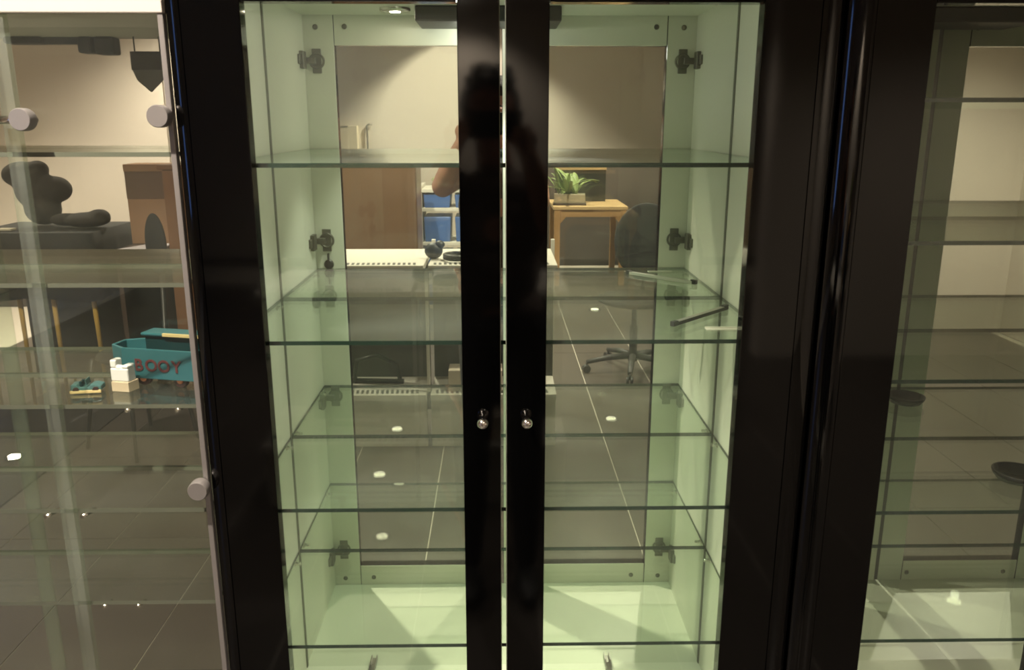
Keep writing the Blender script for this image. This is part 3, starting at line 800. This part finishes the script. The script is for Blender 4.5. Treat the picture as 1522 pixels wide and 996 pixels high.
# head
hc = Vector((-.02, py+.045, 1.575))
ball(bm, hc+Vector((0, -.012, .022)), (.074, .092, .088), seg=28); ball(bm, hc+Vector((0, .020, -.045)), (.056, .062, .068), seg=24)
ball(bm, hc+Vector((0, .050, -.094)), (.026, .024, .020), seg=14)
chain(bm, [(hc+Vector((0, .082, .006)), .007), (hc+Vector((0, .098, -.030)), .012)])
ball(bm, hc+Vector((0, .083, -.063)), (.022, .009, .006), seg=12); ball(bm, hc+Vector((0, .081, -.073)), (.019, .009, .006), seg=12)
for s in (-1, 1):
    ball(bm, hc+Vector((s*.076, -.006, -.012)), (.009, .018, .030), seg=14)
    ball(bm, hc+Vector((s*.028, .070, .012)), (.020, .012, .007), seg=12)
# legs
for s in (-1, 1):
    chain(bm, [((s*.078, py, .92), .092), ((s*.088, py+.02, .50), .060), ((s*.092, py-.01, .30), .052), ((s*.095, py-.02, .09), .036)])
    ball(bm, (s*.098, py+.045, .040), (.044, .125, .036), seg=16)
# arms
LE, LW = Vector((-.195, -1.27, 1.325)), Vector((-.120, -1.155, 1.475))
RE, RW = Vector((.150, -1.27, 1.27)), Vector((.085, -1.16, 1.46))
chain(bm, [((-.135, py, 1.365), .054), (LE, .040), (LE.lerp(LW, .35), .039), (LW, .025)])
chain(bm, [((.135, py, 1.365), .054), (RE, .040), (RE.lerp(RW, .35), .039), (RW, .025)])
def hand(wr, s):
    w_ = Vector(wr); c = w_ + Vector((s*-.012*1, .012, .042))
    ball(bm, (w_+c)/2, (.026, .017, .034), seg=14); ball(bm, c, (.036, .014, .030), seg=16)
    for k, L_ in enumerate((.060, .066, .062, .050)):         # fingers wrap to the front of the phone
        z = c.z + .030 - k*.020
        b0 = Vector((c.x + s*.004, c.y-.004, z)); b1 = b0 + Vector((s*.006, .024, .003))
        b2 = b1 + Vector((-s*.020, .016, 0)); b3 = b2 + Vector((-s*(L_-.040), .002, -.002))
        chain(bm, [(b0, .0092), (b1, .0088), (b2, .0080), (b3, .0068)])
    t0 = c + Vector((-s*.004, -.006, -.018)); t1 = t0 + Vector((-s*.022, -.002, .014)); t2 = t1 + Vector((-s*.022, .004, .010))
    chain(bm, [(t0, .0115), (t1, .0102), (t2, .0085)])
hand(LW, -1); hand(RW, 1)
SKIN = mat('skin', (.50, .25, .17, 1), .5, noise=.06, scale=14)
SHIRT = mat('brown_grey_shirt', (.13, .095, .08, 1), .85, bump=.5, scale=9)
TROU = mat('dark_trousers', (.035, .033, .035, 1), .85, bump=.5, scale=9)
HAIR = mat('dark_hair', (.012, .010, .009, 1), .6, bump=.8, scale=60, stretch=(6, 6, 1))
person = obj('person', bm, [SKIN, SHIRT, TROU, DARKPLAST])
rm = person.modifiers.new('fuse', 'REMESH'); rm.mode = 'VOXEL'; rm.voxel_size = .005; rm.use_smooth_shade = True
sm = person.modifiers.new('soft', 'SMOOTH'); sm.iterations = 3
dg = bpy.context.evaluated_depsgraph_get(); dg.update()
me = bpy.data.meshes.new_from_object(person.evaluated_get(dg))
person.modifiers.clear(); person.data = me
me.materials.clear()
for m_ in (SKIN, SHIRT, TROU, DARKPLAST): me.materials.append(m_)
for p in me.polygons:
    c = p.center; p.use_smooth = True
    if c.z < .085: k = 3
    elif c.z < .98: k = 2
    elif c.z > 1.425 or (c.y > -1.355): k = 0
    else: k = 1
    p.material_index = k
tag(person, 'dark-haired person behind the camera holding up a phone, reflected in the cabinet', 'person')
# hair, eyes
bm = bmesh.new()
for dx, dy, dz, rx, ry, rz in ((0, -.026, .036, .084, .092, .090), (-.055, -.02, .02, .034, .05, .06), (.055, -.02, .02, .034, .05, .06), (0, -.06, -.02, .070, .05, .075), (-.03, .045, .088, .045, .035, .024), (.03, .045, .088, .045, .035, .024), (-.02, 0, .118, .04, .05, .022), (.03, -.01, .115, .04, .05, .022)):
    ball(bm, hc+Vector((dx, dy, dz)), (rx, ry, rz), seg=18)
hair = obj('hair', bm, HAIR, person)
rm = hair.modifiers.new('fuse', 'REMESH'); rm.mode = 'VOXEL'; rm.voxel_size = .005; rm.use_smooth_shade = True
EYE = mat('eye_white', (.7, .68, .62, 1), .2); IRIS = mat('dark_iris', (.02, .012, .008, 1), .15)
for s in (-1, 1):
    bm = bmesh.new(); ball(bm, hc+Vector((s*.029, .070, .001)), .0115, seg=14); ball(bm, hc+Vector((s*.029, .0785, .001)), (.0052, .0035, .0052), mi=1, seg=10)
    obj('eye', bm, [EYE, IRIS], person)
    bm = bmesh.new(); tube(bm, [hc+Vector((s*.012, .084, .024)), hc+Vector((s*.028, .083, .029)), hc+Vector((s*.045, .070, .024))], .003, 6); obj('eyebrow', bm, HAIR, person)
